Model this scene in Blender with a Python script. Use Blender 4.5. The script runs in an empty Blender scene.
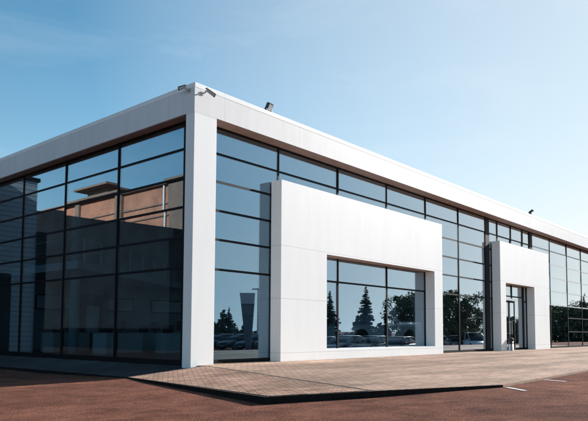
import bpy, math, random
from mathutils import Vector, Matrix
random.seed(7)
S = 0.55                      # metres per survey unit used for the building's plan
sc = bpy.context.scene
C = bpy.context.collection
R = math.radians

# ------------------------------------------------------------------ camera
CAM = Vector((-17.981, -21.537, 1.5)) * S
YAW, PITCH, ROLL = R(40.832), R(3.905), R(0.295)
F = Vector((math.cos(YAW)*math.cos(PITCH), math.sin(YAW)*math.cos(PITCH), math.sin(PITCH)))
RT = Vector((math.sin(YAW), -math.cos(YAW), 0)); UP = RT.cross(F)
R2 = RT*math.cos(ROLL) + UP*math.sin(ROLL); U2 = UP*math.cos(ROLL) - RT*math.sin(ROLL)
cd = bpy.data.cameras.new('camera'); cam = bpy.data.objects.new('camera', cd); C.objects.link(cam)
m = Matrix((R2, U2, -F)).transposed().to_4x4(); m.translation = CAM
cam.matrix_world = m
cd.sensor_width = 36; cd.lens = 626.02/588*36; cd.shift_y = 78.92/588
cd.clip_start = 0.1; cd.clip_end = 6000
sc.camera = cam

# ------------------------------------------------------------------ light
PHI, EL = 12.0, 24.0          # sun: degrees south of the +X axis, elevation
sd = Vector((math.cos(R(EL))*math.cos(R(PHI)), -math.cos(R(EL))*math.sin(R(PHI)), math.sin(R(EL))))
sl = bpy.data.lights.new('sun', 'SUN'); sl.energy = 4.9; sl.angle = R(0.53); sl.color = (1.0, 0.965, 0.925)
so = bpy.data.objects.new('sun', sl); C.objects.link(so); so.location = (30, -20, 40)
so.rotation_euler = sd.to_track_quat('Z', 'Y').to_euler()
w = bpy.data.worlds.new('World'); sc.world = w; w.use_nodes = True
nt = w.node_tree; N = nt.nodes; L = nt.links
bg = N['Background']; bg.inputs['Strength'].default_value = 0.095
sky = N.new('ShaderNodeTexSky'); sky.sky_type = 'NISHITA'; sky.sun_disc = False
sky.sun_elevation = R(EL); sky.sun_rotation = R(90+PHI)
sky.air_density = 1.0; sky.dust_density = 0.3; sky.ozone_density = 3.6; sky.altitude = 100
tc = N.new('ShaderNodeTexCoord'); mp = N.new('ShaderNodeMapping')
mp.inputs['Rotation'].default_value = (0.25, 0.1, R(38)); mp.inputs['Scale'].default_value = (1.0, 2.6, 7.5)
nz = N.new('ShaderNodeTexNoise'); nz.inputs['Scale'].default_value = 1.7; nz.inputs['Detail'].default_value = 7
nz.inputs['Roughness'].default_value = 0.58; nz.inputs['Distortion'].default_value = 0.6
cr = N.new('ShaderNodeValToRGB'); cr.color_ramp.elements[0].position = 0.50; cr.color_ramp.elements[1].position = 0.80
cr.color_ramp.elements[1].color = (0.20, 0.20, 0.20, 1)
mx = N.new('ShaderNodeMix'); mx.data_type = 'RGBA'
L.new(tc.outputs['Generated'], mp.inputs['Vector']); L.new(mp.outputs[0], nz.inputs['Vector'])
L.new(nz.outputs['Fac'], cr.inputs['Fac']); L.new(cr.outputs['Color'], mx.inputs['Factor'])
tn = N.new('ShaderNodeMix'); tn.data_type = 'RGBA'; tn.blend_type = 'MULTIPLY'; tn.inputs['Factor'].default_value = 1
tn.inputs['B'].default_value = (.46, .93, .89, 1); L.new(sky.outputs['Color'], tn.inputs['A']); 
def wm(op, a, b=None, clamp=False):
    x = N.new('ShaderNodeMath'); x.operation = op; x.use_clamp = clamp
    for i, v in enumerate((a, b)):
        if v is None: continue
        if isinstance(v, (int, float)): x.inputs[i].default_value = v
        else: L.new(v, x.inputs[i])
    return x.outputs[0]
# thin summer haze: denser towards the sun and towards the horizon
dp_ = N.new('ShaderNodeVectorMath'); dp_.operation = 'DOT_PRODUCT'; dp_.inputs[1].default_value = sd
L.new(tc.outputs['Generated'], dp_.inputs[0]); sx_ = N.new('ShaderNodeSeparateXYZ'); L.new(tc.outputs['Generated'], sx_.inputs[0])
toward = wm('MULTIPLY', wm('DIVIDE', wm('SUBTRACT', dp_.outputs['Value'], .42), .58, True), .72)
low = wm('MULTIPLY', wm('EXPONENT', wm('DIVIDE', wm('MAXIMUM', sx_.outputs['Z'], 0.0), -.15)), 1.05)
hz = N.new('ShaderNodeMix'); hz.data_type = 'RGBA'; hc = N.new('ShaderNodeMix'); hc.data_type = 'RGBA'; hc.inputs['A'].default_value = (4.85, 5.02, 5.08, 1); hc.inputs['B'].default_value = (6.4, 6.45, 6.5, 1)
L.new(wm('EXPONENT', wm('DIVIDE', wm('MAXIMUM', sx_.outputs['Z'], 0.0), -.12)), hc.inputs['Factor']); L.new(hc.outputs['Result'], hz.inputs['B'])
L.new(wm('MINIMUM', wm('ADD', toward, low), .95), hz.inputs['Factor']); L.new(tn.outputs['Result'], hz.inputs['A']); L.new(hz.outputs['Result'], mx.inputs['A']); mx.inputs['B'].default_value = (5.2, 5.6, 5.9, 1)
L.new(mx.outputs['Result'], bg.inputs['Color'])
sc.view_settings.view_transform = 'Standard'; sc.view_settings.look = 'None'
sc.view_settings.exposure = 0.92; sc.view_settings.gamma = 1.0; sc.view_settings.use_curve_mapping = False
sc.render.engine = 'CYCLES'
sc.cycles.max_bounces = 12; sc.cycles.transparent_max_bounces = 24; sc.cycles.glossy_bounces = 6

# ------------------------------------------------------------------ materials
def new_mat(name):
    mt = bpy.data.materials.new(name); mt.use_nodes = True
    return mt, mt.node_tree.nodes, mt.node_tree.links, mt.node_tree.nodes['Principled BSDF']
def rgb(c): return (c[0], c[1], c[2], 1)
def noise(N, L, scale, detail=4, rough=.55, vec=None, coord='Object'):
    n = N.new('ShaderNodeTexNoise'); n.inputs['Scale'].default_value = scale
    n.inputs['Detail'].default_value = detail; n.inputs['Roughness'].default_value = rough
    if vec is None:
        t = N.new('ShaderNodeTexCoord'); vec = t.outputs[coord]
    L.new(vec, n.inputs['Vector']); return n
def ramp(N, L, src, stops):
    r = N.new('ShaderNodeValToRGB'); e = r.color_ramp.elements
    while len(e) < len(stops): e.new(0.5)
    for i, (p, c) in enumerate(stops): e[i].position = p; e[i].color = rgb(c)
    L.new(src, r.inputs['Fac']); return r
def mixc(N, L, fac, a, b, mode='MIX'):
    x = N.new('ShaderNodeMix'); x.data_type = 'RGBA'; x.blend_type = mode
    for v, k in ((fac, 'Factor'), (a, 'A'), (b, 'B')):
        if isinstance(v, (int, float)): x.inputs[k].default_value = v
        elif isinstance(v, (tuple, list)): x.inputs[k].default_value = rgb(v)
        else: L.new(v, x.inputs[k])
    return x.outputs['Result']
def mth(N, L, op, a, b=None, c=None):
    x = N.new('ShaderNodeMath'); x.operation = op
    for i, v in enumerate((a, b, c)):
        if v is None: continue
        if isinstance(v, (int, float)): x.inputs[i].default_value = v
        else: L.new(v, x.inputs[i])
    return x.outputs[0]
def bump(N, L, h, b, strength, dist=0.01):
    x = N.new('ShaderNodeBump'); x.inputs['Strength'].default_value = strength; x.inputs['Distance'].default_value = dist
    L.new(h, x.inputs['Height']); L.new(x.outputs[0], b.inputs['Normal']); return x
def simple(name, col, rough=.5, metal=0, vary=.12, scale=6, coat=0, spec=.5):
    mt, N, L, b = new_mat(name)
    n = noise(N, L, scale)
    lo = tuple(max(0, v*(1-vary)) for v in col); hi = tuple(min(1, v*(1+vary)) for v in col)
    r = ramp(N, L, n.outputs['Fac'], [(.3, lo), (.7, hi)]); L.new(r.outputs[0], b.inputs['Base Color'])
    b.inputs['Roughness'].default_value = rough; b.inputs['Metallic'].default_value = metal
    b.inputs['Coat Weight'].default_value = coat; b.inputs['Specular IOR Level'].default_value = spec
    return mt
def panel_mat(name, col, hseams=(), vseam=0, rough=.6, axis=0, wid=.012, mott=.035):
    """white composite cladding: real joints as thin dark grooves, faint weather streaks"""
    mt, N, L, b = new_mat(name)
    t = N.new('ShaderNodeTexCoord'); sp = N.new('ShaderNodeSeparateXYZ'); L.new(t.outputs['Object'], sp.inputs[0])
    mp = N.new('ShaderNodeMapping'); mp.inputs['Scale'].default_value = (1.6, 1.6, .16); L.new(t.outputs['Object'], mp.inputs[0])
    n = noise(N, L, 2.2, 6, .6, mp.outputs[0]); n2 = noise(N, L, .5, 3)
    r = ramp(N, L, n.outputs['Fac'], [(.30, tuple(v*(1-mott) for v in col)), (.55, col)])
    r2 = ramp(N, L, n2.outputs['Fac'], [(.3, (1-mott, 1-mott, 1-mott)), (.7, (1, 1, 1))])
    cur = mixc(N, L, 1.0, r.outputs[0], r2.outputs[0], 'MULTIPLY')
    mask = None
    for z in hseams:
        d = mth(N, L, 'LESS_THAN', mth(N, L, 'ABSOLUTE', mth(N, L, 'SUBTRACT', sp.outputs['Z'], z)), wid/2)
        mask = d if mask is None else mth(N, L, 'MAXIMUM', mask, d)
    if vseam:
        q = mth(N, L, 'PINGPONG', mth(N, L, 'ADD', sp.outputs['X'], mth(N, L, 'ADD', sp.outputs['Y'], 2.0)), vseam/2)
        d = mth(N, L, 'LESS_THAN', q, wid/2)
        mask = d if mask is None else mth(N, L, 'MAXIMUM', mask, d)
    if mask is not None:
        cur = mixc(N, L, mth(N, L, 'MULTIPLY', mask, .42), cur, (.16, .15, .15))
    L.new(cur, b.inputs['Base Color']); b.inputs['Roughness'].default_value = rough; b.inputs['Specular IOR Level'].default_value = .3
    bn = noise(N, L, .9, 2); bump(N, L, bn.outputs['Fac'], b, .05, .006)
    return mt
def glass_mat(name, f0, tint, wav=.0011, refl=(.90, .95, 1.0)):
    mt = bpy.data.materials.new(name); mt.use_nodes = True; nt = mt.node_tree; N = nt.nodes; L = nt.links
    for n in list(N):
        if n.type != 'OUTPUT_MATERIAL': N.remove(n)
    out = [n for n in N if n.type == 'OUTPUT_MATERIAL'][0]
    g = N.new('ShaderNodeNewGeometry'); dt = N.new('ShaderNodeVectorMath'); dt.operation = 'DOT_PRODUCT'
    L.new(g.outputs['Incoming'], dt.inputs[0]); L.new(g.outputs['True Normal'], dt.inputs[1])
    c = mth(N, L, 'ABSOLUTE', dt.outputs['Value'])
    p = mth(N, L, 'POWER', mth(N, L, 'SUBTRACT', 1.0, c), 1.8)
    f = mth(N, L, 'ADD', mth(N, L, 'MULTIPLY', p, 1-f0), f0)
    tr = N.new('ShaderNodeBsdfTransparent'); tr.inputs[0].default_value = rgb(tint)
    gl = N.new('ShaderNodeBsdfGlossy'); gl.inputs['Roughness'].default_value = 0.0; mr = N.new('ShaderNodeMapRange'); mr.inputs['From Min'].default_value = .78; mr.inputs['From Max'].default_value = .28; L.new(c, mr.inputs['Value'])
    L.new(mixc(N, L, mr.outputs[0], refl, (.97, .985, 1.0)), gl.inputs[0])   # coated glass: bluish square on, neutral at a glance
    n = noise(N, L, .75, 1, .4); bp = N.new('ShaderNodeBump'); bp.inputs['Strength'].default_value = .35; bp.inputs['Distance'].default_value = wav
    L.new(n.outputs['Fac'], bp.inputs['Height']); L.new(bp.outputs[0], gl.inputs['Normal'])
    ms = N.new('ShaderNodeMixShader'); L.new(f, ms.inputs[0]); L.new(tr.outputs[0], ms.inputs[1]); L.new(gl.outputs[0], ms.inputs[2])
    L.new(ms.outputs[0], out.inputs['Surface']); return mt
def paver_mat(name, rot, c1, c2, mortar):
    mt, N, L, b = new_mat(name)
    t = N.new('ShaderNodeTexCoord'); mp = N.new('ShaderNodeMapping'); mp.inputs['Rotation'].default_value = (0, 0, R(rot))
    L.new(t.outputs['Object'], mp.inputs[0])
    br = N.new('ShaderNodeTexBrick'); L.new(mp.outputs[0], br.inputs['Vector'])
    br.inputs['Scale'].default_value = 1; br.inputs['Brick Width'].default_value = .21; br.inputs['Row Height'].default_value = .105
    br.inputs['Mortar Size'].default_value = .009; br.inputs['Mortar Smooth'].default_value = .3; br.inputs['Bias'].default_value = 0
    br.inputs['Color1'].default_value = rgb(c1); br.inputs['Color2'].default_value = rgb(c2); br.inputs['Mortar'].default_value = rgb(mortar)
    big = noise(N, L, .35, 6, .62); fine = noise(N, L, 26, 5, .7)
    mp2 = N.new('ShaderNodeMapping'); mp2.inputs['Rotation'].default_value = (0, 0, R(-24)); mp2.inputs['Scale'].default_value = (.10, .75, 1)
    L.new(t.outputs['Object'], mp2.inputs[0]); st = noise(N, L, 1.0, 5, .6, mp2.outputs[0])
    r1 = ramp(N, L, big.outputs['Fac'], [(.3, (.62, .60, .59)), (.7, (1.22, 1.2, 1.18))])
    r2 = ramp(N, L, fine.outputs['Fac'], [(.25, (.75, .75, .75)), (.75, (1.15, 1.15, 1.15))])
    r3 = ramp(N, L, st.outputs['Fac'], [(.36, (.68, .66, .65)), (.66, (1.40, 1.37, 1.34))])  # long pale streaks imitate sunlight bounced off the glass
    cur = mixc(N, L, 1, br.outputs['Color'], r1.outputs[0], 'MULTIPLY'); cur = mixc(N, L, 1, cur, r2.outputs[0], 'MULTIPLY')
    cur = mixc(N, L, 1, cur, r3.outputs[0], 'MULTIPLY')
    L.new(cur, b.inputs['Base Color']); b.inputs['Roughness'].default_value = .9; b.inputs['Specular IOR Level'].default_value = .12
    h = mth(N, L, 'ADD', mth(N, L, 'MULTIPLY', br.outputs['Fac'], -1.0), mth(N, L, 'MULTIPLY', fine.outputs['Fac'], .5))
    bump(N, L, h, b, .55, .006); return mt
def asphalt_mat():
    mt, N, L, b = new_mat('asphalt')
    a = noise(N, L, 38, 8, .8); v = N.new('ShaderNodeTexVoronoi'); v.inputs['Scale'].default_value = 70
    t = N.new('ShaderNodeTexCoord'); L.new(t.outputs['Object'], v.inputs['Vector'])
    big = noise(N, L, .22, 6, .6); mid = noise(N, L, 2.2, 5, .65)
    r = ramp(N, L, a.outputs['Fac'], [(.28, (.060, .029, .021)), (.5, (.205, .090, .064)), (.72, (.48, .235, .170))])
    r1 = ramp(N, L, big.outputs['Fac'], [(.3, (.58, .58, .60)), (.7, (1.25, 1.2, 1.14))])
    r2 = ramp(N, L, mid.outputs['Fac'], [(.3, (.55, .55, .56)), (.7, (1.32, 1.28, 1.25))])
    r3 = ramp(N, L, v.outputs['Distance'], [(.0, (1.25, 1.22, 1.2)), (.6, (.72, .72, .72))])
    cur = mixc(N, L, 1, r.outputs[0], r1.outputs[0], 'MULTIPLY'); cur = mixc(N, L, 1, cur, r2.outputs[0], 'MULTIPLY')
    cur = mixc(N, L, 1, cur, r3.outputs[0], 'MULTIPLY')
    L.new(cur, b.inputs['Base Color']); b.inputs['Roughness'].default_value = 1; b.inputs['Specular IOR Level'].default_value = .04
    h = mth(N, L, 'ADD', a.outputs['Fac'], mth(N, L, 'MULTIPLY', v.outputs['Distance'], -.8))
    bump(N, L, h, b, .8, .012); return mt
def brick_mat(name, c1, c2, mortar):
    mt, N, L, b = new_mat(name)
    t = N.new('ShaderNodeTexCoord'); sp = N.new('ShaderNodeSeparateXYZ'); L.new(t.outputs['Object'], sp.inputs[0])
    cb = N.new('ShaderNodeCombineXYZ'); L.new(mth(N, L, 'ADD', sp.outputs['X'], sp.outputs['Y']), cb.inputs[0]); L.new(sp.outputs['Z'], cb.inputs[1])
    br = N.new('ShaderNodeTexBrick'); L.new(cb.outputs[0], br.inputs['Vector']); br.inputs['Scale'].default_value = 1
    br.inputs['Brick Width'].default_value = .25; br.inputs['Row Height'].default_value = .085; br.inputs['Mortar Size'].default_value = .008
    br.inputs['Color1'].default_value = rgb(c1); br.inputs['Color2'].default_value = rgb(c2); br.inputs['Mortar'].default_value = rgb(mortar)
    n = noise(N, L, .6, 5, .6); r = ramp(N, L, n.outputs['Fac'], [(.3, (.7, .68, .66)), (.7, (1.15, 1.15, 1.15))])
    L.new(mixc(N, L, 1, br.outputs['Color'], r.outputs[0], 'MULTIPLY'), b.inputs['Base Color']); b.inputs['Roughness'].default_value = .85
    return mt
def siding_mat(name, col, pitch=.2):
    mt, N, L, b = new_mat(name)
    t = N.new('ShaderNodeTexCoord'); sp = N.new('ShaderNodeSeparateXYZ'); L.new(t.outputs['Object'], sp.inputs[0])
    q = mth(N, L, 'PINGPONG', sp.outputs['Z'], pitch/2); d = mth(N, L, 'LESS_THAN', q, .014)
    n = noise(N, L, 1.1, 4); r = ramp(N, L, n.outputs['Fac'], [(.3, tuple(v*.88 for v in col)), (.7, col)])
    L.new(mixc(N, L, d, r.outputs[0], tuple(v*.3 for v in col)), b.inputs['Base Color']); b.inputs['Roughness'].default_value = .5
    bump(N, L, q, b, .5, .03); return mt
def leaf_mat(name, a, bcol):
    mt, N, L, b = new_mat(name)
    n = noise(N, L, 1.6, 4); r = ramp(N, L, n.outputs['Fac'], [(.3, a), (.7, bcol)])
    L.new(r.outputs[0], b.inputs['Base Color']); b.inputs['Roughness'].default_value = .65; return mt

WHITE = (.80, .80, .79)
M = dict(
    fascia=panel_mat('white_fascia_panels', (.70, .70, .70), (), 3.02, wid=.010, mott=.07), coping=panel_mat('white_coping', (.83, .83, .82), (), 3.02, wid=.012),
    pillar=panel_mat('white_pillar_panels', WHITE, (11.40*S,)), portal=panel_mat('white_portal_panels', WHITE, (6.0*S, 3.24*S, .43*S), wid=.013),
    soffit=simple('brown_soffit', (.32, .215, .175), .55, 0, .12, 3), frame=simple('black_aluminium', (.007, .009, .012), .55, .0, .2, spec=.12),
    silver=simple('grey_aluminium', (.46, .48, .50), .5, .0, .1), glass=glass_mat('reflective_glass', .12, (.72, .84, .88), refl=(.50, .80, 1.0)),
    glass_r=glass_mat('reflective_front_glass', .22, (.66, .75, .80), refl=(.49, .78, 1.0)),
    paver=paver_mat('brick_paving', 38, (.46, .30, .22), (.25, .157, .118), (.10, .065, .05)),
    paver2=paver_mat('smooth_paving', 0, (.45, .32, .245), (.33, .225, .17), (.13, .09, .07)),
    asphalt=asphalt_mat(), paver_shade=paver_mat('shaded_grey_paving', 38, (.085, .085, .09), (.055, .055, .06), (.03, .03, .03)), kerb=simple('shaded_kerb_stone', (.012, .011, .011), .9, 0, .35, 14, spec=.1),
    kerb_light=simple('brown_kerb_stone', (.26, .17, .13), .9, 0, .25, 9, spec=.2),
    joint=simple('dark_joint', (.035, .026, .022), .9, 0, .3, 8), paint=simple('white_road_paint', (.72, .70, .68), .7, 0, .2, 18),
    floor=simple('grey_floor_tiles', (.07, .07, .072), .35, 0, .1, 1.5), plaster=simple('pale_plaster', (.30, .35, .37), .8, 0, .06, 1),
    ceiling=simple('grey_ceiling', (.62, .66, .68), .8, 0, .06, 1), roof=simple('grey_roofing', (.16, .16, .16), .9, 0, .2, 2),
    dark=simple('dark_plastic', (.022, .022, .024), .45, 0, .2), black=simple('black_rubber', (.012, .012, .012), .75, 0, .2),
    chrome=simple('brushed_steel', (.50, .51, .52), .28, .9, .08), lens=simple('dark_lens', (.01, .01, .012), .08, 0, .1),
    camwhite=simple('grey_housing', (.42, .42, .42), .45, 0, .1), lampglass=simple('clear_lamp_glass', (.62, .64, .66), .15, .2, .1),
    desk=simple('pale_desk_daylight', (.60, .62, .63), .45, 0, .06), chair=simple('black_upholstery', (.02, .02, .022), .8, 0, .2),
    red=simple('dark_red_upholstery', (.10, .018, .02), .7, 0, .2), screen=simple('dark_screen', (.012, .014, .018), .15, 0, .2),
    brick=brick_mat('orange_brick', (.44, .155, .078), (.31, .11, .06), (.30, .22, .17)),
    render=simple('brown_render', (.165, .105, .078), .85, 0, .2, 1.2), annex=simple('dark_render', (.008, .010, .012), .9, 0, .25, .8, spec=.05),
    siding=siding_mat('grey_blue_siding', (.20, .25, .29)), bark=simple('bark', (.07, .05, .038), .9, 0, .35, 5),
    spruce=leaf_mat('spruce_needles', (.026, .045, .030), (.070, .100, .058)), leaf=leaf_mat('dark_leaves', (.034, .054, .022), (.095, .125, .050)),
    hedge=leaf_mat('hedge_leaves', (.024, .036, .020), (.062, .080, .040)), grass=leaf_mat('grass', (.05, .07, .025), (.08, .10, .04)),
    pylon=simple('dark_blue_cladding', (.085, .105, .135), .25, .1, .1), pylon_light=simple('grey_cladding', (.5, .5, .5), .4, .2, .1),
    silverpaint=simple('silver_blue_paint', (.80, .84, .88), .3, .0, .05, 1, .6), carglass=simple('tinted_car_glass', (.015, .02, .024), .05, 0, .1),
    tail=simple('red_lens', (.25, .012, .012), .2, 0, .1), head=simple('clear_headlight', (.6, .62, .64), .12, .3, .05),
    tyre=simple('tyre_rubber', (.015, .015, .015), .8, 0, .2), rim=simple('alloy', (.55, .56, .58), .25, .9, .05),
)
PAINT = {n: simple(n+'_car_paint', c, .35, .0, .06, 1, .15, .25) for n, c in dict(
    black=(.012, .013, .015), charcoal=(.05, .052, .056), maroon=(.10, .018, .022), navy=(.015, .025, .06),
    silver=(.48, .50, .52), white=(.72, .73, .74), grey=(.18, .19, .20)).items()}

# ------------------------------------------------------------------ mesh helpers
class MB:
    def __init__(s, k=1.0): s.v = []; s.f = []; s.mi = []; s.k = k; s.cur = 0; s.smooth = []
    def add(s, vs, fs, smooth=False):
        o = len(s.v); s.v += [tuple(c*s.k for c in p) for p in vs]
        for f in fs: s.f.append(tuple(o+i for i in f)); s.mi.append(s.cur); s.smooth.append(smooth)
    def box(s, a, b, rot=None, org=None):
        (x0, y0, z0), (x1, y1, z1) = [tuple(map(min, a, b)), tuple(map(max, a, b))]
        vs = [(x0,y0,z0),(x1,y0,z0),(x1,y1,z0),(x0,y1,z0),(x0,y0,z1),(x1,y0,z1),(x1,y1,z1),(x0,y1,z1)]
        if rot is not None: vs = [tuple(rot @ (Vector(v)-Vector(org)) + Vector(org)) for v in vs]
        s.add(vs, [(3,2,1,0),(4,5,6,7),(0,1,5,4),(1,2,6,5),(2,3,7,6),(3,0,4,7)]); return s
    def prism(s, poly, off):
        """planar polygon (3D points) pushed along off"""
        n = len(poly); off = Vector(off)
        vs = [tuple(p) for p in poly] + [tuple(Vector(p)+off) for p in poly]
        s.add(vs, [tuple(range(n))[::-1], tuple(range(n, 2*n))] + [(i, (i+1) % n, n+(i+1) % n, n+i) for i in range(n)]); return s
    def tube(s, pts, rad, n=10, caps=True):
        pts = [Vector(p) for p in pts]; rads = rad if isinstance(rad, (list, tuple)) else [rad]*len(pts)
        vs = []; fs = []
        for i, p in enumerate(pts):
            d = (pts[min(i+1, len(pts)-1)] - pts[max(i-1, 0)]).normalized()
            a = d.orthogonal().normalized() if abs(d.z) > .9 else d.cross(Vector((0, 0, 1))).normalized()
            b = d.cross(a)
            for j in range(n):
                t = 2*math.pi*j/n; vs.append(tuple(p + (a*math.cos(t)+b*math.sin(t))*rads[i]))
        for i in range(len(pts)-1):
            for j in range(n):
                fs.append((i*n+j, i*n+(j+1) % n, (i+1)*n+(j+1) % n, (i+1)*n+j))
        s.add(vs, fs, True)
        if caps: s.add(vs[:n], [tuple(range(n))[::-1]]); s.add(vs[-n:], [tuple(range(n))])
        return s
    def lathe(s, prof, n=24, org=(0, 0, 0)):
        vs = [(org[0]+r*math.cos(2*math.pi*j/n), org[1]+r*math.sin(2*math.pi*j/n), org[2]+z) for r, z in prof for j in range(n)]
        s.add(vs, [(i*n+j, i*n+(j+1) % n, (i+1)*n+(j+1) % n, (i+1)*n+j) for i in range(len(prof)-1) for j in range(n)], True); return s
    def build(s, name, mats, parent=None, bevel=0, seg=2):
        me = bpy.data.meshes.new(name); me.from_pydata(s.v, [], s.f); me.update()
        for mt in (mats if isinstance(mats, (list, tuple)) else [mats]): me.materials.append(mt)
        me.polygons.foreach_set('material_index', s.mi); me.polygons.foreach_set('use_smooth', s.smooth)
        import bmesh
        bm = bmesh.new(); bm.from_mesh(me); bmesh.ops.recalc_face_normals(bm, faces=bm.faces); bm.to_mesh(me); bm.free()
        o = bpy.data.objects.new(name, me); C.objects.link(o)
        if parent is not None: o.parent = parent
        if bevel:
            md = o.modifiers.new('edge', 'BEVEL'); md.width = bevel; md.segments = seg; md.limit_method = 'ANGLE'
        return o
def tag(o, label=None, cat=None, group=None, kind=None):
    if label: o['label'] = label
    if cat: o['category'] = cat
    if group: o['group'] = group
    if kind: o['kind'] = kind
    return o
def empty(name, loc=(0, 0, 0), rz=0):
    o = bpy.data.objects.new(name, None); C.objects.link(o); o.location = loc; o.rotation_euler = (0, 0, rz); o.empty_display_size = .3; return o
def copy_tree(o, parent=None):
    c = o.copy(); C.objects.link(c); c.parent = parent
    for ch in list(o.children): copy_tree(ch, c)
    return c
def ray_hit(u, v, axis, val):
    """survey: the point of plane axis=val (survey units) sighted at photo position u, v"""
    d = F + R2*(u-294)/626.02 - U2*(v-289.422)/626.02; c = CAM/S
    t = (val-c[axis])/d[axis]; return c + d*t

# ------------------------------------------------------------------ ground
GX, GY = .55, .762            # glass planes: left facade x, front facade y
H, ZF = 12.81, 11.46
def sm(t): t = max(0, min(1, t)); return t*t*(3-2*t)
def gz(x, y):
    """asphalt height in survey units"""
    z = -.075 + .0145*max(-16, min(0, x-.4)) - .0235*(max(-19, min(8, y))+14)*sm((4.5-x)/9)
    z -= 1.6*sm((-14.6-y)/6.5)*sm((x-11)/6)
    return z
P1 = ray_hit(128, 377, 2, -.38); P0 = ray_hit(0, 366, 2, -.42); P2 = ray_hit(270, 396.3, 2, -.06)
BJ = ray_hit(375, 390.6, 2, 0.0); Q = ray_hit(502, 384.6, 2, 0.0); QR = ray_hit(588, 369.6, 2, 0.0)
for p in (P1, P0, P2, BJ, Q, QR): pass
QE = Q + (QR-Q)*6.4; PE = P1 + (P0-P1)*1.9
def steps(spec):
    r = []
    for a, b, n in spec: r += [a+(b-a)*i/n for i in range(n)]
    return r + [spec[-1][1]]
xs = steps([(-2600, -300, 3), (-300, -40, 6), (-40, 24, 64), (24, 120, 24), (120, 2600, 5)])
ys = steps([(-2600, -300, 3), (-300, -60, 5), (-60, 14, 74), (14, 60, 8), (60, 2600, 5)])
g = MB(S); vs = [(x, y, gz(x, y)) for y in ys for x in xs]; nx = len(xs)
g.add(vs, [(j*nx+i, j*nx+i+1, (j+1)*nx+i+1, (j+1)*nx+i) for j in range(len(ys)-1) for i in range(nx-1)], True)
tag(g.build('asphalt_ground', M['asphalt']), kind='structure')
# paving: level forecourt, and the corner apron that falls away to the left of the joint
J0 = Vector((.55, -.55, 0)); C0 = Vector((.2, .3, 0))
g = MB(S); low = Vector((0, 0, -.9))
g.prism([(BJ.x, BJ.y, 0), (Q.x, Q.y, 0), (QE.x, QE.y, 0), (QE.x, 3, 0), (.95, 3, 0), (.95, .4, 0), (.3, .4, 0), (J0.x, J0.y, 0)], low)
tag(g.build('forecourt_paving', M['paver2']), kind='structure')
g = MB(S)
def sheet(poly):
    n = len(poly); vs = [tuple(p) for p in poly] + [(p[0], p[1], p[2]-.7) for p in poly]
    c = tuple(sum(q[i] for q in poly)/n for i in range(3))
    g.add(vs + [c], [(i, (i+1) % n, 2*n) for i in range(n)] + [(i, (i+1) % n, n+(i+1) % n, n+i) for i in range(n)])
jn = (BJ-J0).normalized(); e = Vector((-jn.y, jn.x, 0))
if e.x > 0: e = -e
gap = .15
ins = Vector((-3.0, -5.0, 0))
def inset(p, k=.13): d = ins-p; d.z = 0; return p + d.normalized()*k
sheet([J0+e*gap, inset(BJ+e*gap, .10), inset(P2), P1, Vector((.3, -.45, -.02))])
tag(g.build('apron_paving', M['paver']), kind='structure')
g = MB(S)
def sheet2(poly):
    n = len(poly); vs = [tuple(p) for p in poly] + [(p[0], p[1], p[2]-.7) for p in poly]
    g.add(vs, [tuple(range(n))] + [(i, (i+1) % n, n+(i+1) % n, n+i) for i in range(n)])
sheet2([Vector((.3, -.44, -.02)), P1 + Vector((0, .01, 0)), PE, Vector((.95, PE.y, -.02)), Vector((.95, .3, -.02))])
tag(g.build('side_paving', M['paver_shade']), kind='structure')  # dark colour deepens the building's shade on this strip
g = MB(S); g.prism([J0, BJ, BJ+e*gap, J0+e*gap], (0, 0, -.3))
for i in range(len(g.v)): g.v[i] = (g.v[i][0], g.v[i][1], g.v[i][2]-.006)
tag(g.build('paving_joint', M['joint']), kind='structure')
# kerb faces along the edge
def kerb(name, pts, mat, w=.02, depth=.75, drop=.012):
    g = MB(S); n = len(pts); outs = []
    for i, p in enumerate(pts):
        d = (Vector(pts[min(i+1, n-1)]) - Vector(pts[max(i-1, 0)])); d.z = 0; d.normalize(); outs.append(Vector((d.y, -d.x, 0)))
    vs = []
    for p, o in zip(pts, outs):
        if o.dot(Vector((-8, -25, 0)) - Vector((p.x, p.y, 0))) < 0: o = -o
        a = Vector(p) - o*.15 + Vector((0, 0, -drop)); b = Vector(p) + o*w + Vector((0, 0, -drop))
        vs += [tuple(a), tuple(b), (b.x, b.y, b.z-depth), (a.x, a.y, a.z-depth)]
    g.add(vs, [(i*4+j, i*4+(j+1) % 4, (i+1)*4+(j+1) % 4, (i+1)*4+j) for i in range(n-1) for j in range(4)] + [(0, 1, 2, 3), tuple((n-1)*4+j for j in (3, 2, 1, 0))])
    return tag(g.build(name, mat), kind='structure')
kerb('kerb', [PE, P1, P2, BJ, Q], M['kerb'])  # near-black colour adds to the shade on these faces; the sunlit run is brown
kerb('lower_kerb', [Q + (QR-Q)*.004, QE], M['kerb_light'])
for (a, b) in (((507, 388), (525, 391.4)), ((545, 380.4), (566, 382.2))):
    pa, pb = [ray_hit(q[0], q[1], 2, -.085) for q in (a, b)]
    d = (pb-pa).normalized(); nn = Vector((-d.y, d.x, 0))*.06
    k = [pa-nn, pb-nn, pb+nn, pa+nn]
    g = MB(S); g.prism([(p.x, p.y, gz(p.x, p.y)+.012) for p in k], (0, 0, .004))
    tag(g.build('parking_line', M['paint']), kind='structure')

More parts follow.
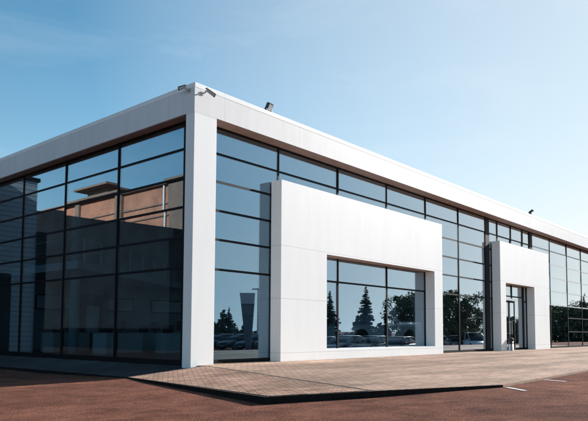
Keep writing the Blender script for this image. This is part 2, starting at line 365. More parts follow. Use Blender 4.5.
# ------------------------------------------------------------------ the showroom building
bld = empty('showroom_building')
tag(bld, 'white flat-roofed car showroom with long reflective glass walls and two portals', 'building')
XE, YE, YB = 78, 23.6, 36      # ends of the front, the left facade and the depth
ROWS = [4.48, 5.92, 7.33, 8.74, 10.10]
def bpart(name, mb, mat, bevel=0, parent=bld): return mb.build(name, mat, parent, bevel)
g = MB(S)                      # fascia ring, mitred at the corner
g.box((.0, .0, ZF), (XE, .5, H-.24)); g.box((.0, .5, ZF), (.5, YB, H-.24)); fas = bpart('fascia', g, M['fascia'])
g = MB(S); g.box((-.006, -.005, H-.24), (XE, .75, H)); g.box((-.006, .75, H-.24), (.75, YB, H)); g.build('coping', M['coping'], fas, .012)
g = MB(S); g.box((.02, .02, ZF-.03), (XE, 2.1, ZF-.003)); g.box((.02, 2.1, ZF-.03), (1.6, YB, ZF-.003)); bpart('soffit', g, M['soffit'])
g = MB(S); g.box((.5, .5, ZF), (XE, YB, ZF+.5)); g.cur = 1; g.box((.75, .75, H-.55), (XE, YB, H-.4)); bpart('roof', g, [M['ceiling'], M['roof']])
g = MB(S); g.box((0, 0, -.5), (1.352, .591, ZF-.002)); g.box((.57, .591, -.5), (1.352, .80, ZF-.002)); bpart('corner_pillar', g, M['pillar'], .008)
g = MB(S); g.box((1.6, 26, 0), (XE, 26.4, ZF-.034)); bpart('rear_wall', g, M['plaster'])
g = MB(S); g.box((XE-.5, 2.4, 0), (XE, 26, ZF-.034)); bpart('end_wall', g, M['plaster'])
g = MB(S); g.box((1.1, 26.4, -.5), (1.6, YB, ZF-.034)); bpart('end_wall', g, M['plaster'])
g = MB(S); g.box((.77, .97, -.5), (XE, 26, .03)); bpart('interior_floor', g, M['floor'])
g = MB(S); g.box((GX-.04, .81, -.5), (GX+.21, YE, .06)); g.box((1.36, GY-.035, -.4), (XE, GY+.2, .05)); bpart('plinth', g, M['frame'])

def window(lo, hi, axis, zs, glassmat, wl=.058, wr=.058, wt=.056, z0=.06, z1=ZF-.034, d0=0., light=()):
    """one bay: frame mesh with glass as its child. axis 0 runs along x on the front, 1 along y on the left side"""
    pl = GY if axis == 0 else GX; g = MB(S)
    def bx(a0, a1, b0, b1, c0, c1, gg):
        if axis == 0: gg.box((a0, b0, c0), (a1, b1, c1))
        else: gg.box((b0, a0, c0), (b1, a1, c1))
    dp, db = pl-.015+d0, pl+.16
    bx(lo, lo+wl, dp, db, z0, z1, g); bx(hi-wr, hi, dp, db, z0, z1, g)
    bx(lo+wl, hi-wr, dp+.02, db-.02, z0, z0+.12, g); bx(lo+wl, hi-wr, dp+.02, db-.02, z1-.10, z1, g)
    for z in zs:
        g.cur = 1 if z in light else 0
        bx(lo+wl, hi-wr, dp+.025, db-.02, z-wt, z+wt, g)
    fr = g.build('window', [M['frame'], M['silver']], bld)
    g = MB(S); lev = [z0+.12] + sorted(zs) + [z1-.10]
    for a, b in zip(lev[:-1], lev[1:]):
        za = a + (wt if a != lev[0] else 0); zb = b - (wt if b != lev[-1] else 0)
        t1, t2 = random.uniform(-.014, .014), random.uniform(-.009, .009)   # installed panes are never quite in plane
        pts = []
        for (s_, z_, dd) in ((lo+wl, za, 0), (hi-wr, za, t1), (hi-wr, zb, t1+t2), (lo+wl, zb, t2)):
            pts.append((s_, pl+.03+dd, z_) if axis == 0 else (pl+.03+dd, s_, z_))
        g.prism(pts, (0, .035, 0) if axis == 0 else (.035, 0, 0))
    g.build('pane', glassmat, fr); return fr
xm = [1.36, 6.49, 11.82, 17.2, 22.45, 27.7, 32.72]
for a, b in zip(xm[:-1], xm[1:]): window(a, b, 0, ROWS, M['glass_r'])
for a, b in ((32.72, 33.45), (42.95, 43.6)):
    g = MB(S); g.box((a, GY-.025, .05), (b, GY+.4, ZF-.034)); bpart('glazing_column', g, M['frame'])
for a, b, wl in ((33.45, 35.2, .06), (35.2, 38.25, .12), (38.25, 41.0, .12), (41.0, 42.95, .22)):
    window(a, b, 0, ([4.85]+ROWS[1:]) if 35 <= a < 41 else ROWS, M['glass_r'], wl, .1)
xr = [43.6, 48.6, 54.1, 59.2, 64.5, 69.8, 75.1, 77.5]
for a, b in zip(xr[:-1], xr[1:]): window(a, b, 0, ROWS + ([3.2, 1.7] if a > 53 else []), M['glass_r'], light=ROWS)
yl = [.82, 6.75, 12.12, 17.3, 22.6, 23.6]
for i, (a, b) in enumerate(zip(yl[:-1], yl[1:])): window(a, b, 1, ROWS, M['glass'], wl=.56 if i == 0 else .058)
# the two portals
PX0, PX1, PY, PZ = 5.915, 23.48, .0, 9.435
WX0, WX1, WZ0, WZ1 = 9.76, 22.29, .56, 5.885
g = MB(S); yb = GY-.04
g.box((PX0, PY, -.3), (WX0, yb, PZ)); g.box((WX1, PY, -.3), (PX1, yb, PZ)); g.box((WX0, PY, WZ1), (WX1, yb, PZ)); g.box((WX0, PY, -.3), (WX1, yb, WZ0))
wp = bpart('window_portal', g, M['portal'])
g = MB(S); g.box((WX0+.01, PY+.06, WZ1-.03), (WX1-.01, yb, WZ1-.002)); g.build('portal_soffit', M['soffit'], wp)
DX0, DX1 = 35.09, 41.9
g = MB(S); g.box((33.95, PY, -.3), (DX0, yb, PZ)); g.box((DX1, PY, -.3), (45.94, yb, PZ)); g.box((DX0, PY, WZ1), (DX1, yb, PZ))
ep = bpart('entrance_portal', g, M['portal'])
g = MB(S); g.box((DX0+.01, PY+.06, WZ1-.03), (DX1-.01, yb, WZ1-.002)); g.build('portal_soffit', M['soffit'], ep)
# sliding entrance doors inside the portal
for a, b in ((35.75, 37.1), (37.15, 38.4)):
    g = MB(S); y0 = GY-.22
    g.box((a, y0, .06), (a+.12, y0+.1, 4.4)); g.box((b-.12, y0, .06), (b, y0+.1, 4.4)); g.box((a+.12, y0, 4.25), (b-.12, y0+.1, 4.4)); g.box((a+.12, y0, .06), (b-.12, y0+.1, .3))
    d = bpart('entrance_door', g, M['frame'])
    g = MB(S); g.box((a+.12, y0+.04, .3), (b-.12, y0+.07, 4.25)); g.build('pane', M['glass_r'], d)
    g = MB(S); hx = b-.2 if a < 37 else a+.2; g.tube([(hx, y0-.12, 1.4), (hx, y0-.12, 2.6)], .035, 8); g.tube([(hx, y0, 1.5), (hx, y0-.12, 1.5)], .02, 6); g.tube([(hx, y0, 2.5), (hx, y0-.12, 2.5)], .02, 6)
    g.build('handle', M['chrome'], d)
g = MB(S); g.box((35.6, GY-.34, 4.42), (38.6, GY-.12, 4.62)); bpart('door_header', g, M['silver'])
# interior: mezzanine, columns
mzc, mze = Vector((3, 14.8, 0)), Vector((21, 25.6, 0))
g = MB(S); g.prism([(3, 14.8, 5.5), (21, 25.6, 5.5), (21, 25.9, 5.5), (3, 25.9, 5.5)], (0, 0, .5)); mz = bpart('mezzanine', g, M['ceiling'])
g = MB(S)
for z, q in ((7.55, .05), (6.8, .025)): g.tube([(3.1, 25.8, z), (3.1, 15, z), (20.9, 25.7, z)], q, 6)
g.build('railing', M['chrome'], mz)
for i in range(9):
    p = mzc.lerp(mze, (i+.4)/9) + Vector((.0, .12, 0)); g = MB(S); g.tube([(p.x, p.y, 6.0), (p.x, p.y, 7.55)], .05, 8); g.build('post', M['paint'], mz)
for x, y in ((3.9, 16.6), (19, 17.2), (30, 17.2), (41, 17.2), (52, 17.2)):
    g = MB(S); g.tube([(x, y, .03), (x, y, ZF-.04)], .33, 20); bpart('column', g, M['plaster'])
for x in (6, 11.5, 17, 22.5, 28):
    g = MB(S); g.box((x, 25.94, 3.3), (x+3.4, 26.0, 4.3)); k = bpart('office_window_daylight', g, M['desk'])  # opaque pale panel, the daylight beyond is put into its colour
    g = MB(S)
    g.box((x-.1, 25.9, 3.2), (x+3.5, 25.97, 3.3)); g.box((x-.1, 25.9, 4.3), (x+3.5, 25.97, 4.4)); g.box((x-.1, 25.9, 3.3), (x, 25.97, 4.3)); g.box((x+3.4, 25.9, 3.3), (x+3.5, 25.97, 4.3)); g.build('frame', M['frame'], k)
g = MB(S); g.box((9.4, 25.88, .03), (12.4, 25.98, 4.6)); k = bpart('office_door', g, M['dark'])
g = MB(S); g.box((10.3, 25.84, 1.4), (11.5, 25.88, 3.6)); g.build('pane', M['desk'], k)

# ------------------------------------------------------------------ wing with siding at the far end of the left facade (metres)
wg = empty('side_wing', (0, 13.05, 0)); tag(wg, 'grey side wing with horizontal ribbed siding at the far left end', 'building')
g = MB(); g.box((-1.95, 0, -.6), (.5, 28, 7.0)); g.build('wall', M['siding'], wg)  # wing drawn out far beyond view to keep sun off the asphalt behind
g = MB(); g.box((-2.35, -.1, -.6), (-1.96, 27.9, 4.9)); g.build('buttress', M['annex'], wg)
g = MB(); g.box((-2.05, -.06, 7.0), (.5, 28.1, 7.15)); g.build('roof_edge', M['frame'], wg)
g = MB(); g.box((-.95, -.03, -.2), (-.1, .0, 3.1)); g.cur = 0; g.build('door', M['frame'], wg)

# ------------------------------------------------------------------ brick building opposite the left facade (metres)
bk = empty('brick_building', (-20, 0, 0)); tag(bk, 'old orange brick building with flat canopies on its roof, mirrored in the left glass', 'building')
g = MB(); g.box((-12, 27.6, -1), (0, 62, 12.75)); g.build('wall', M['brick'], bk)
rf = MB(); rf.box((-12.4, 27.2, 12.75), (.3, 62.4, 12.93)); rf = rf.build('roof', M['render'], bk)
g = MB(); g.box((-3, 37.2, 12.94), (-.6, 40.5, 13.75)); g.build('rooftop_room', M['render'], rf)
g = MB(); g.box((-3.2, 36.0, 13.75), (.3, 41.5, 13.93)); g.build('canopy', M['render'], rf)
g = MB(); g.tube([(.12, 28.3, 0), (.12, 28.3, 12.7)], .09, 8); g.build('downpipe', M['pylon_light'], bk)
for y in (34, 40.5, 47, 53.5):
    g = MB(); g.box((0, y, 0), (.25, y+.7, 12.7)); g.build('pilaster', M['render'], bk)
for z in (10.1, 11.2):
    g = MB(); g.box((0, 27.6, z), (.10, 62, z+.10)); g.build('string_course', M['render'], bk)
g = MB(); g.box((-10, 19.0, -1), (.3, 27.55, 13.05)); g.build('stair_tower', M['render'], bk)
g = MB(); g.box((-10.2, 18.8, 13.06), (.5, 27.75, 12.75)); g.build('tower_roof', M['render'], bk)
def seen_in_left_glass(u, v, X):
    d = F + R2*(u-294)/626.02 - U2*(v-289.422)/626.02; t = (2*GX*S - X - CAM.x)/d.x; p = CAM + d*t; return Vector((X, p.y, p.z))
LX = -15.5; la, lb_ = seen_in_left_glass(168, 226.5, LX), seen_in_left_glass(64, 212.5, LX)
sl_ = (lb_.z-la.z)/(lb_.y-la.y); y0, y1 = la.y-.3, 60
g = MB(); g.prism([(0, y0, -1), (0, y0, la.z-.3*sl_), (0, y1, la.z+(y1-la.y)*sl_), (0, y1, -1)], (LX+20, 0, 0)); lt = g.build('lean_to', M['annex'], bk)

# ------------------------------------------------------------------ security cameras and floodlights
def security_camera(mount, outward, tip, tilt_up, label):
    """mount and tip in survey units: wall point and the lens end"""
    mt = Vector(mount)*S; out = Vector(outward); root = empty('security_camera', mt)
    tag(root, label, 'security camera', 'security cameras on the corner pillar')
    T = Vector(tip)*S - mt; elbow = out*.15 + Vector((0, 0, .0))
    g = MB(); g.tube([(0, 0, 0), tuple(out*.02)], .055, 16); g.build('base_plate', M['camwhite'], root)
    g = MB(); g.tube([tuple(out*.018), tuple(out*.10), tuple(elbow+Vector((0, 0, .03)))], .02, 10); g.build('arm', M['camwhite'], root)
    ax = (T-elbow).normalized(); a0 = elbow + Vector((0, 0, .05)); a1 = T
    g = MB(); g.tube([tuple(a0), tuple(a1)], .034, 16); hs = g.build('housing', M['camwhite'], root)
    g = MB(); g.tube([tuple(a1 - ax*.004), tuple(a1 + ax*.02)], .037, 16); g.build('lens', M['lens'], hs)
    sd_ = ax.cross(Vector((0, 0, 1))).normalized(); up = sd_.cross(ax)
    g = MB(); q = [a0 - ax*.03 - sd_*.040, a1 + ax*.045 - sd_*.040, a1 + ax*.045 + sd_*.040, a0 - ax*.03 + sd_*.040]
    g.prism([tuple(p + up*.038) for p in q], tuple(up*.008)); g.build('sunshield', M['camwhite'], root)
c2m = ray_hit(202.5, 93.5, 1, 0); c2t = ray_hit(214, 95.8, 1, -.36)
security_camera(c2m, (0, -1, 0), c2t, 0, 'small bullet camera on the sunlit front of the corner pillar')
c1m = ray_hit(189.5, 90.5, 0, 0); c1t = ray_hit(179.5, 89.0, 0, -.36)
security_camera(c1m, (-1, 0, 0), c1t, 0, 'small bullet camera on the shaded left side of the corner pillar')
def floodlight(x, z, yaw, tilt, k, label):
    root = empty('floodlight', (x*S, .25*S, z*S), yaw); tag(root, label, 'floodlight', 'floodlights on the roof edge')
    rt = Matrix.Rotation(tilt, 3, 'X')
    g = MB(); g.box((-.06*k, -.05*k, 0), (.06*k, .05*k, .015)); g.build('base', M['dark'], root)
    g = MB()
    for sx in (-1, 1): g.box((sx*.135*k, -.02*k, .015), (sx*.15*k, .02*k, .2*k))
    g.box((-.15*k, -.02*k, .013), (.15*k, .02*k, .028)); g.build('bracket', M['dark'], root)
    g = MB(); o = (0, 0, .2*k)
    g.box((-.13*k, -.04*k, .07*k), (.13*k, .04*k, .36*k), rt, o)
    for i in range(6): g.box((-.12*k+i*.043*k, .04*k, .09*k), (-.11*k+i*.043*k, .075*k, .34*k), rt, o)
    hd = g.build('lamp_head', M['dark'], root)
    g = MB(); g.box((-.095*k, -.052*k, .115*k), (.095*k, -.041*k, .325*k), rt, o); g.build('lamp_glass', M['lampglass'], hd)
fl = ray_hit(269, 110, 1, .25); floodlight(fl.x, H, R(8), R(27), .82, 'black floodlight with pale glass on the roof edge above the first pane')
fl = ray_hit(531, 211.5, 1, .25); floodlight(fl.x, H, R(14), R(52), .95, 'black floodlight tilted back on the roof edge above the entrance portal')

# ------------------------------------------------------------------ litter bin by the entrance
bp_ = ray_hit(508.7, 350.6, 2, 0)
bn = empty('litter_bin', (bp_.x*S, min(bp_.y, -.2)*S, 0)); tag(bn, 'slim dark litter bin with a domed top beside the entrance opening', 'litter bin')
g = MB(); g.lathe([(0, 0), (.13, 0), (.13, .02), (.115, .03), (.115, .46), (.0, .46)]); g.build('body', M['chrome'], bn)
g = MB(); g.lathe([(.12, .46), (.145, .47), (.145, .52), (.12, .58), (.07, .62), (0, .63)]); g.build('lid', M['black'], bn)
g = MB(); g.lathe([(.12, .33), (.121, .33), (.121, .40), (.12, .40)]); g.build('band', M['dark'], bn)

# ------------------------------------------------------------------ vehicles
def loft(secs, n_half):
    """body from cross-sections: each a list of (y,z) half profile from bottom centre to top centre, with its x"""
    vs = []; fs = []; cnt = 2*n_half
    for x, prof in secs:
        vs += [(x, y, z) for y, z in prof] + [(x, -y, z) for y, z in prof[::-1]]
    for i in range(len(secs)-1):
        for j in range(cnt): fs.append((i*cnt+j, i*cnt+(j+1) % cnt, (i+1)*cnt+(j+1) % cnt, (i+1)*cnt+j))
    fs += [tuple(range(cnt))[::-1], tuple((len(secs)-1)*cnt+j for j in range(cnt))]
    return vs, fs
def body_prof(w, z0, zb, zt): return [(.02, z0), (w*.86, z0), (w*.98, z0+.10), (w, z0+(zb-z0)*.55), (w*.96, zb-.03), (w*.86, zt), (.02, zt+.015)]
def wheel_at(root, x, y, r, wd=.2):
    g = MB(); g.tube([(x, y-wd/2, r), (x, y+wd/2, r)], r, 24); wh = g.build('wheel', M['tyre'], root)
    s = 1 if y > 0 else -1
    g = MB(); yo = y+s*wd/2
    g.tube([(x, yo-s*.02, r), (x, yo+s*.006, r)], r*.66, 20)
    g.cur = 1
    for k in range(5):
        t = 2*math.pi*k/5; g.box((x+.10*math.cos(t)-.03, yo+s*.007, r+.10*math.sin(t)*1-.03), (x+.16*math.cos(t)+.02, yo+s*.012, r+.16*math.sin(t)+.02))
    g.build('rim', [M['rim'], M['black']], wh)
def make_car(name, suv=False):
    root = empty(name); zo = .12 if suv else 0; hr = .20 if suv else 0
    secs = [(2.18, body_prof(.62, .30+zo, .56+zo, .60+zo)), (2.10, body_prof(.78, .22+zo, .62+zo, .66+zo)), (1.75, body_prof(.86, .20+zo, .72+zo, .78+zo)), (1.0, body_prof(.89, .20+zo, .84+zo, .90+zo)),
            (.2, body_prof(.90, .20+zo, .90+zo, .93+zo)), (-1.0, body_prof(.90, .20+zo, .92+zo, .95+zo)), (-1.8, body_prof(.87, .22+zo, .92+zo, .97+zo)), (-2.12, body_prof(.80, .28+zo, .86+zo, .93+zo)), (-2.2, body_prof(.70, .34+zo, .76+zo, .80+zo))]
    v, f = loft(secs, 7); g = MB(); g.add(v, f, True); b = g.build('body', PAINT['black'], root)
    zr = 1.46+zo+hr
    def cab(w, zb, zt): return [(.02, zb), (w, zb), (w*.97, zb+(zt-zb)*.3), (w*.88, zb+(zt-zb)*.75), (w*.80, zt-.03), (w*.66, zt), (.02, zt+.01)]
    xb = -2.05 if suv else -1.75
    secs = [(1.05, cab(.78, .86+zo, .90+zo)), (.55, cab(.80, .88+zo, .90+zo+(zr-.9-zo)*.58)), (.12, cab(.80, .9+zo, zr-.03)), (-.6, cab(.80, .9+zo, zr)), (-1.25, cab(.79, .9+zo, zr-.04)), (xb+.2, cab(.77, .9+zo, zr-(.08 if suv else .28))), (xb, cab(.74, .9+zo, .98+zo+(.1 if suv else 0)))]
    v, f = loft(secs, 7); g = MB(); g.add(v, f, True); gh = g.build('cabin_glass', M['carglass'], root)
    secs = [(.2, [(.02, zr-.02), (.56, zr-.03), (.64, zr-.07), (.66, zr-.09)]), (-.6, [(.02, zr+.025), (.56, zr+.016), (.66, zr-.02), (.70, zr-.07)]), (-1.3, [(.02, zr-.015), (.55, zr-.03), (.64, zr-.06), (.68, zr-.10)])]
    vs = []; fs = []
    for x, pr in secs: vs += [(x, -y, z) for y, z in pr[::-1]] + [(x, y, z) for y, z in pr]
    for i in range(2):
        for j in range(7): fs.append((i*8+j, i*8+j+1, (i+1)*8+j+1, (i+1)*8+j))
    g = MB(); g.add(vs, fs, True)
    for s in (-1, 1): g.tube([(1.0, s*.79, .92+zo), (.2, s*.68, zr-.06), (-.6, s*.70, zr-.03), (-1.3, s*.67, zr-.07), (xb+.05, s*.74, .98+zo)], .03, 8); g.box((-.32, s*.70, .93+zo), (-.24, s*.80, .95+zo)); g.tube([(-.28, s*.81, .93+zo), (-.3, s*.70, zr-.06)], .028, 6)
    g.build('roof', PAINT['black'], root)
    for x in (1.32, -1.35):
        for s in (-1, 1): wheel_at(root, x, s*.82, .33+zo*.3)
    for s in (-1, 1):
        g = MB(); g.prism([(2.12, s*.42, .60+zo), (2.06, s*.76, .60+zo), (1.82, s*.83, .72+zo), (1.98, s*.50, .72+zo)], (.03, 0, .012)); g.build('headlight', M['head'], root)
        g = MB(); g.box((-2.21, s*.50, .70+zo), (-2.12, s*.76, .84+zo)); g.build('tail_light', M['tail'], root)
        g = MB(); g.box((.70, s*.86, .93+zo), (.88, s*1.03, 1.05+zo)); g.build('mirror', PAINT['black'], root, .03)
        g = MB(); g.tube([(1.32-.40, s*.885, .34), (1.32-.30, s*.895, .60+zo*.6), (1.32, s*.893, .71+zo*.6), (1.32+.30, s*.885, .60+zo*.6), (1.32+.40, s*.86, .34)], .03, 6); g.build('wheel_arch', M['black'], root)
        g = MB(); g.tube([(-1.35-.40, s*.885, .34), (-1.35-.30, s*.895, .60+zo*.6), (-1.35, s*.893, .71+zo*.6), (-1.35+.30, s*.895, .60+zo*.6), (-1.35+.40, s*.88, .34)], .03, 6); g.build('wheel_arch', M['black'], root)
    g = MB(); g.box((2.14, -.40, .40+zo), (2.20, .40, .55+zo)); g.build('grille', M['black'], root)
    g = MB(); g.box((2.19, -.26, .34+zo), (2.21, .26, .40+zo)); g.build('number_plate', M['camwhite'], root)
    return root
def repaint(root, paint):
    for ch in root.children:
        if ch.name.split('.')[0] in ('body', 'roof', 'mirror'):
            ch.data = ch.data.copy(); ch.data.materials[0] = PAINT[paint]
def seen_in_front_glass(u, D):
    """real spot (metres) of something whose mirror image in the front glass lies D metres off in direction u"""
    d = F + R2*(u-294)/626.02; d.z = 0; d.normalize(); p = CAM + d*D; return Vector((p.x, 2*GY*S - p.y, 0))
sedan = make_car('parked_car'); suv = make_car('parked_car', True)
a, b = Vector((31.5, -32.5, 0)), Vector((30.0, -11.6, 0))
row = (b-a); n = 8; hd = R(176)
cars = [('charcoal', 0, 'charcoal saloon parked at the near end of the row facing the glass'), ('black', 0, 'black saloon parked second from the near end of the row'),
        ('black', 0, 'black saloon parked third in the row facing the glass'), ('black', 1, 'black tall estate parked between a black and a navy saloon'),
        ('navy', 0, 'navy saloon parked in front of the wide portal window'), ('maroon', 0, 'maroon saloon parked in the row before the portal window'),
        ('grey', 0, 'mid grey saloon parked in the row beyond the maroon one'), ('charcoal', 0, 'charcoal saloon parked second from the far end of the row'), ('black', 0, 'black saloon parked at the far end of the row')]
used = {0: False, 1: False}
def put_car(p, h, paint, s, label):
    src = suv if s else sedan
    o = src if not used[s] else copy_tree(src)
    used[s] = True
    p.z = gz(p.x/S, p.y/S)*S; o.location = p; o.rotation_euler = (0, 0, h); repaint(o, paint)
    tag(o, label, 'car', 'cars parked in a row on the lower car park')
for i, (paint, s, lb) in enumerate(cars): put_car(a + row*(i/(len(cars)-1)), hd + random.uniform(-.04, .04), paint, s, lb)
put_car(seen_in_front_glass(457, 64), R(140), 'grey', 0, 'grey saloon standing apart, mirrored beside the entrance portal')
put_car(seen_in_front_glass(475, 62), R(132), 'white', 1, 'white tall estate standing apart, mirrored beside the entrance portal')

# pickup truck inside the showroom, behind the wide window
def make_pickup():
    root = empty('pickup_truck'); tag(root, 'pale silver pickup truck displayed inside behind the wide portal window', 'pickup truck')
    zr = 1.82
    def pr(w, z0, zb, zt): return body_prof(w, z0, zb, zt)
    secs = [(2.6, pr(.74, .45, .95, 1.0)), (2.5, pr(.86, .38, 1.0, 1.05)), (2.0, pr(.93, .38, 1.06, 1.12)), (1.2, pr(.95, .38, 1.12, 1.17)), (.9, pr(.95, .38, 1.15, 1.2)), (-.75, pr(.95, .38, 1.2, 1.24)), (-1.5, pr(.95, .38, 1.24, 1.27)), (-2.6, pr(.95, .42, 1.24, 1.28)), (-2.7, pr(.92, .48, 1.2, 1.26))]
    v, f = loft(secs, 7); g = MB(); g.add(v, f, True); g.build('body', M['silverpaint'], root)
    def cab(w, zb, zt): return [(.02, zb), (w, zb), (w*.97, zb+(zt-zb)*.3), (w*.90, zb+(zt-zb)*.75), (w*.84, zt-.04), (w*.70, zt), (.02, zt+.015)]
    secs = [(1.15, cab(.86, 1.1, 1.16)), (.45, cab(.87, 1.12, 1.72)), (.2, cab(.87, 1.15, zr-.02)), (-.4, cab(.87, 1.15, zr)), (-.95, cab(.86, 1.15, zr-.04)), (-1.1, cab(.85, 1.15, 1.45)), (-1.12, cab(.83, 1.15, 1.22))]
    v, f = loft(secs, 7); g = MB(); g.add(v, f, True); g.build('cab', M['silverpaint'], root)
    for s in (-1, 1):
        g = MB(); g.prism([(.75, s*.885, 1.26), (.25, s*.835, 1.68), (-.3, s*.825, 1.7), (-.3, s*.885, 1.26)], (0, s*.01, 0)); g.build('window', M['carglass'], root)
        for xw in (1.65, -1.62):
            g = MB()
            arc = [(xw+.52*math.cos(t), s*.945, .42+.52*math.sin(t)) for t in [math.pi*i/12 for i in range(13)]]
            g.prism(arc, (0, s*.015, 0)); g.build('wheel_arch', M['black'], root); wheel_at(root, xw, s*.88, .40, .22)
        g = MB(); g.box((-2.72, s*.74, .85), (-2.66, s*.92, 1.15)); g.build('tail_light', M['tail'], root)
        g = MB(); g.box((2.42, s*.55, .85), (2.58, s*.82, 1.0)); g.build('headlight', M['head'], root, .02)
    g = MB(); g.box((-2.86, -.9, .45), (-2.71, .9, .62)); g.build('bumper', M['chrome'], root, .02); return root
pk = make_pickup()
pp = CAM + (F + R2*(356-294)/626.02)*24.6; pk.location = (pp.x-.2, 1.75, .03*S); pk.rotation_euler = (0, 0, R(180))

# ------------------------------------------------------------------ office furniture behind the left glass (metres)
def make_desk():
    r_ = empty('office_desk')
    g = MB(); g.box((-.85, -.4, .72), (.85, .4, .75)); g.build('top', M['desk'], r_, .005)
    g = MB(); g.box((-.82, -.38, .02), (.82, -.36, .72)); g.build('front_panel', M['desk'], r_)
    for sx in (-1, 1):
        g = MB(); g.box((sx*.80, -.36, 0), (sx*.83, .38, .72)); g.build('side_panel', M['desk'], r_)
    return r_
def make_chair():
    r_ = empty('office_chair')
    g = MB(); g.box((-.24, -.24, .45), (.24, .24, .53)); g.build('seat', M['chair'], r_, .03)
    g = MB(); g.box((-.22, .22, .58), (.22, .28, 1.08)); g.build('backrest', M['chair'], r_, .03)
    g = MB(); g.tube([(0, 0, .08), (0, 0, .45)], .03, 10)
    for k in range(5):
        t = 2*math.pi*k/5; g.tube([(0, 0, .09), (.28*math.cos(t), .28*math.sin(t), .05)], .018, 6)
    g.build('base', M['dark'], r_)
    for s in (-1, 1):
        g = MB(); g.tube([(s*.25, .1, .5), (s*.28, .1, .68), (s*.28, -.14, .68)], .016, 6); g.build('armrest', M['dark'], r_)
    return r_
def make_monitor():
    r_ = empty('computer_monitor')
    g = MB(); g.box((-.27, -.015, .12), (.27, .015, .46)); g.build('screen', M['screen'], r_, .005)
    g = MB(); g.box((-.02, .015, .01), (.02, .03, .3)); g.box((-.1, -.07, 0), (.1, .09, .012)); g.build('stand', M['dark'], r_)
    return r_
dk, ch, mo = make_desk(), make_chair(), make_monitor()
spots = [(3.4, 8.2, .1), (5.6, 7.4, -.1), (6.6, 10.4, 0), (3.0, 11.2, .1)]
where = ['nearest the corner pillar', 'beside the inner round column', 'farthest inside along the rear wall', 'toward the far left end']
for i, (x, y, a_) in enumerate(spots):
    z = .03*S
    o = dk if i == 0 else copy_tree(dk); o.location = (x, y, z); o.rotation_euler = (0, 0, a_); tag(o, 'pale office desk behind the left glass, '+where[i], 'desk', 'desks in the showroom office')
    o = mo if i == 0 else copy_tree(mo); o.location = (x+.1, y, z+.75); o.rotation_euler = (0, 0, a_+.2); tag(o, 'dark computer monitor on the office desk '+where[i], 'monitor', 'monitors on the desks')
    o = ch if i == 0 else copy_tree(ch); o.location = (x+.2, y+.85, z); o.rotation_euler = (0, 0, a_-.3); tag(o, 'black office chair behind the desk '+where[i], 'chair', 'chairs in the showroom office')

# ------------------------------------------------------------------ pylon sign, trees, hedge (mirrored in the front glass)
p = seen_in_front_glass(248, 52); py = empty('pylon_sign', (p.x, p.y, gz(p.x/S, p.y/S)*S)); tag(py, 'dark tapering pylon sign with a pale grid head, mirrored left of the portal', 'sign')
d = (CAM*1.0); ang = math.atan2(F.y, F.x)
py.rotation_euler = (0, 0, -ang+R(90))
g = MB(); g.prism([(-.14, -.25, 0), (.22, -.25, 0), (.50, -.25, 4.0), (-.62, -.25, 4.0)], (0, .5, 0)); g.build('body', M['pylon'], py)
g = MB(); g.prism([(-.62, -.25, 4.01), (.50, -.25, 4.01), (.56, -.25, 4.9), (-.72, -.25, 4.9)], (0, .5, 0)); h_ = g.build('head', M['pylon_light'], py)
g = MB()
for i in range(5): x = -.62+i*.27; g.box((x, -.28, 4.05), (x+.05, -.255, 4.9))
g.box((-.68, -.279, 4.42), (.52, -.256, 4.47)); g.build('grid', M['pylon'], h_)
p = seen_in_front_glass(257.5, 58); lp = empty('street_lamp', (p.x, p.y, gz(p.x/S, p.y/S)*S)); tag(lp, 'white lamp post standing just beside the dark pylon sign', 'street lamp')
g = MB(); g.tube([(0, 0, 0), (0, 0, 5.6)], [.09, .06], 10); g.build('pole', M['paint'], lp)
g = MB(); g.box((-.1, -.7, 5.6), (.1, .1, 5.7)); g.build('lamp_head', M['camwhite'], lp)

def spruce_mesh(h, seed):
    rnd = random.Random(seed); g = MB(); nw = int(h*9)
    for i in range(nw):
        t = (i+rnd.random()*.6)/nw; z = h*(.06+.93*t); rad = (h*.20)*(1-t)**.85*rnd.uniform(.55, 1.2)+.05
        nb = max(4, int(9*(1-t)+5))
        for k in range(nb):
            a_ = rnd.uniform(0, 2*math.pi); r_ = rad*rnd.uniform(.7, 1.1); dr = r_*rnd.uniform(.18, .42)
            ca, sa = math.cos(a_), math.sin(a_)
            for q in range(7):
                f0 = q/7; f1 = min(1, f0+.24); wd = (.06+.16*r_*(1-f0*.75))*rnd.uniform(.6, 1.1)
                def P(f, o): 
                    lift = -dr*f + .1*r_*f*f
                    return (ca*r_*f - sa*o, sa*r_*f + ca*o, z+lift+rnd.uniform(-.04, .04))
                g.add([P(f0, -wd), P(f1, -wd*.3), P(min(1.05, f1+.06), 0), P(f1, wd*.3), P(f0, wd)], [(0, 1, 2, 3, 4)])
                g.add([P(f0, 0), (ca*r_*f1-sa*wd*.4, sa*r_*f1+ca*wd*.4, z-dr*f1-wd*1.1), P(f1, 0)], [(0, 1, 2)])
    return g
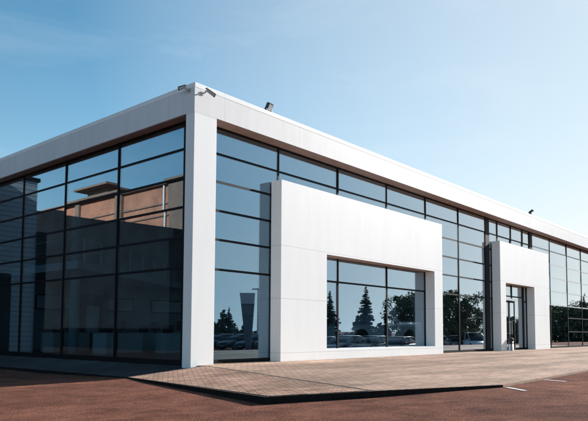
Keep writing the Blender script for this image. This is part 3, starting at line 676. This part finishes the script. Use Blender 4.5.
def broad_mesh(h, w_, seed):
    rnd = random.Random(seed); g = MB(); tr = MB()
    tr.tube([(0, 0, -.2), (.05, 0, h*.3), (.0, .08, h*.75)], [h*.035, h*.025, h*.008], 8)
    for k in range(44):
        a_ = rnd.uniform(0, 2*math.pi); e_ = rnd.uniform(-.75, 1.1); rr = w_*rnd.uniform(.25, 1.3)*math.cos(e_*.9)
        c = Vector((rr*math.cos(a_), rr*math.sin(a_), h*(.56+.36*math.sin(e_)))); br = h*rnd.uniform(.045, .12)
        tr.tube([(0, .02, h*rnd.uniform(.25, .5)), tuple(c*.6+Vector((0, 0, h*.18))), tuple(c)], [h*.012, h*.008, h*.003], 5)
        for i in range(rnd.choice((40, 90, 150, 170))):
            d = Vector((rnd.gauss(0, 1), rnd.gauss(0, 1), rnd.gauss(0, .8))).normalized()*br*rnd.uniform(.5, 1.15); q = c+d
            s_ = h*rnd.uniform(.010, .02); nrm = Vector((rnd.gauss(0, 1), rnd.gauss(0, 1), rnd.gauss(0, 1))).normalized(); t1 = nrm.orthogonal().normalized()*s_; t2 = nrm.cross(t1)
            g.add([tuple(q-t1), tuple(q-t2*.7), tuple(q+t1), tuple(q+t2*.7)], [(0, 1, 2, 3)])
    return g, tr
SP = []
for s in range(3):
    g = spruce_mesh(7, s+3); o = empty('spruce_tree'); c = g.build('crown', M['spruce'], o)
    t = MB(); t.tube([(0, 0, -.2), (0, 0, 6.6)], [.13, .02], 8); t.build('trunk', M['bark'], o); SP.append(o)
BR = []
for s in range(3):
    g, t = broad_mesh(7, 2.3, s+20); o = empty('broadleaf_tree'); g.build('crown', M['leaf'], o); t.build('trunk', M['bark'], o); BR.append(o)
usedt = set()
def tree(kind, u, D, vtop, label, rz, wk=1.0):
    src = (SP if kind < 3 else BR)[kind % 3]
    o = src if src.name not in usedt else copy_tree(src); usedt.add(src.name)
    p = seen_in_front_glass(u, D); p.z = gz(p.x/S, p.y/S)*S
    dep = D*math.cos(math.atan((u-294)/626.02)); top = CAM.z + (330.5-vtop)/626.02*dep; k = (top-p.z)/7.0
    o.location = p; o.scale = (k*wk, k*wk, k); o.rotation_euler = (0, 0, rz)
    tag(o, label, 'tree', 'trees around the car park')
TR = [(0, 228.5, 74, 306, 'dense dark spruce mirrored beside the corner pillar', 1.12), (1, 330, 66, 287, 'tall narrow spruce mirrored at the left edge of the portal window', 1.12), (2, 364.5, 66, 283, 'tall symmetrical spruce mirrored in the middle of the portal window', 1.12),
      (0, 385, 72, 293, 'slim spruce mirrored right of the middle of the portal window', .6), (3, 404, 66, 291, 'round dark broadleaf tree mirrored at the right of the portal window', 1.0), (4, 416, 70, 287, 'tall broadleaf tree mirrored against the right jamb of the portal window', 1.1),
      (5, 450, 66, 290, 'broadleaf tree mirrored just right of the wide portal', .9), (3, 462, 62, 286, 'tallest broadleaf tree mirrored between the two portals', 1.0), (4, 476, 70, 305, 'low broadleaf tree mirrored near the entrance portal', 1.0),
      (5, 553, 84, 299, 'broadleaf tree mirrored just right of the entrance portal', 1.0), (3, 562, 86, 302, 'wide broadleaf tree mirrored right of the entrance portal', 1.3), (1, 571, 84, 303, 'small spruce mirrored among broadleaf trees at the right', .9),
      (4, 578, 86, 296, 'broadleaf tree mirrored near the right edge of the glass', 1.0), (2, 584, 84, 290, 'pointed spruce mirrored at the right edge of the glass', .9), (5, 592, 88, 296, 'broadleaf tree mirrored at the far right end', 1.2),
      (5, 515, 78, 318, 'broadleaf tree mirrored in the entrance doors', 1.0), (3, 506, 74, 312, 'small broadleaf tree mirrored left in the entrance doors', .9)]
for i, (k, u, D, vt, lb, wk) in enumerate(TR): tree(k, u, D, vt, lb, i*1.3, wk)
# hedge behind the car park, one continuous mass
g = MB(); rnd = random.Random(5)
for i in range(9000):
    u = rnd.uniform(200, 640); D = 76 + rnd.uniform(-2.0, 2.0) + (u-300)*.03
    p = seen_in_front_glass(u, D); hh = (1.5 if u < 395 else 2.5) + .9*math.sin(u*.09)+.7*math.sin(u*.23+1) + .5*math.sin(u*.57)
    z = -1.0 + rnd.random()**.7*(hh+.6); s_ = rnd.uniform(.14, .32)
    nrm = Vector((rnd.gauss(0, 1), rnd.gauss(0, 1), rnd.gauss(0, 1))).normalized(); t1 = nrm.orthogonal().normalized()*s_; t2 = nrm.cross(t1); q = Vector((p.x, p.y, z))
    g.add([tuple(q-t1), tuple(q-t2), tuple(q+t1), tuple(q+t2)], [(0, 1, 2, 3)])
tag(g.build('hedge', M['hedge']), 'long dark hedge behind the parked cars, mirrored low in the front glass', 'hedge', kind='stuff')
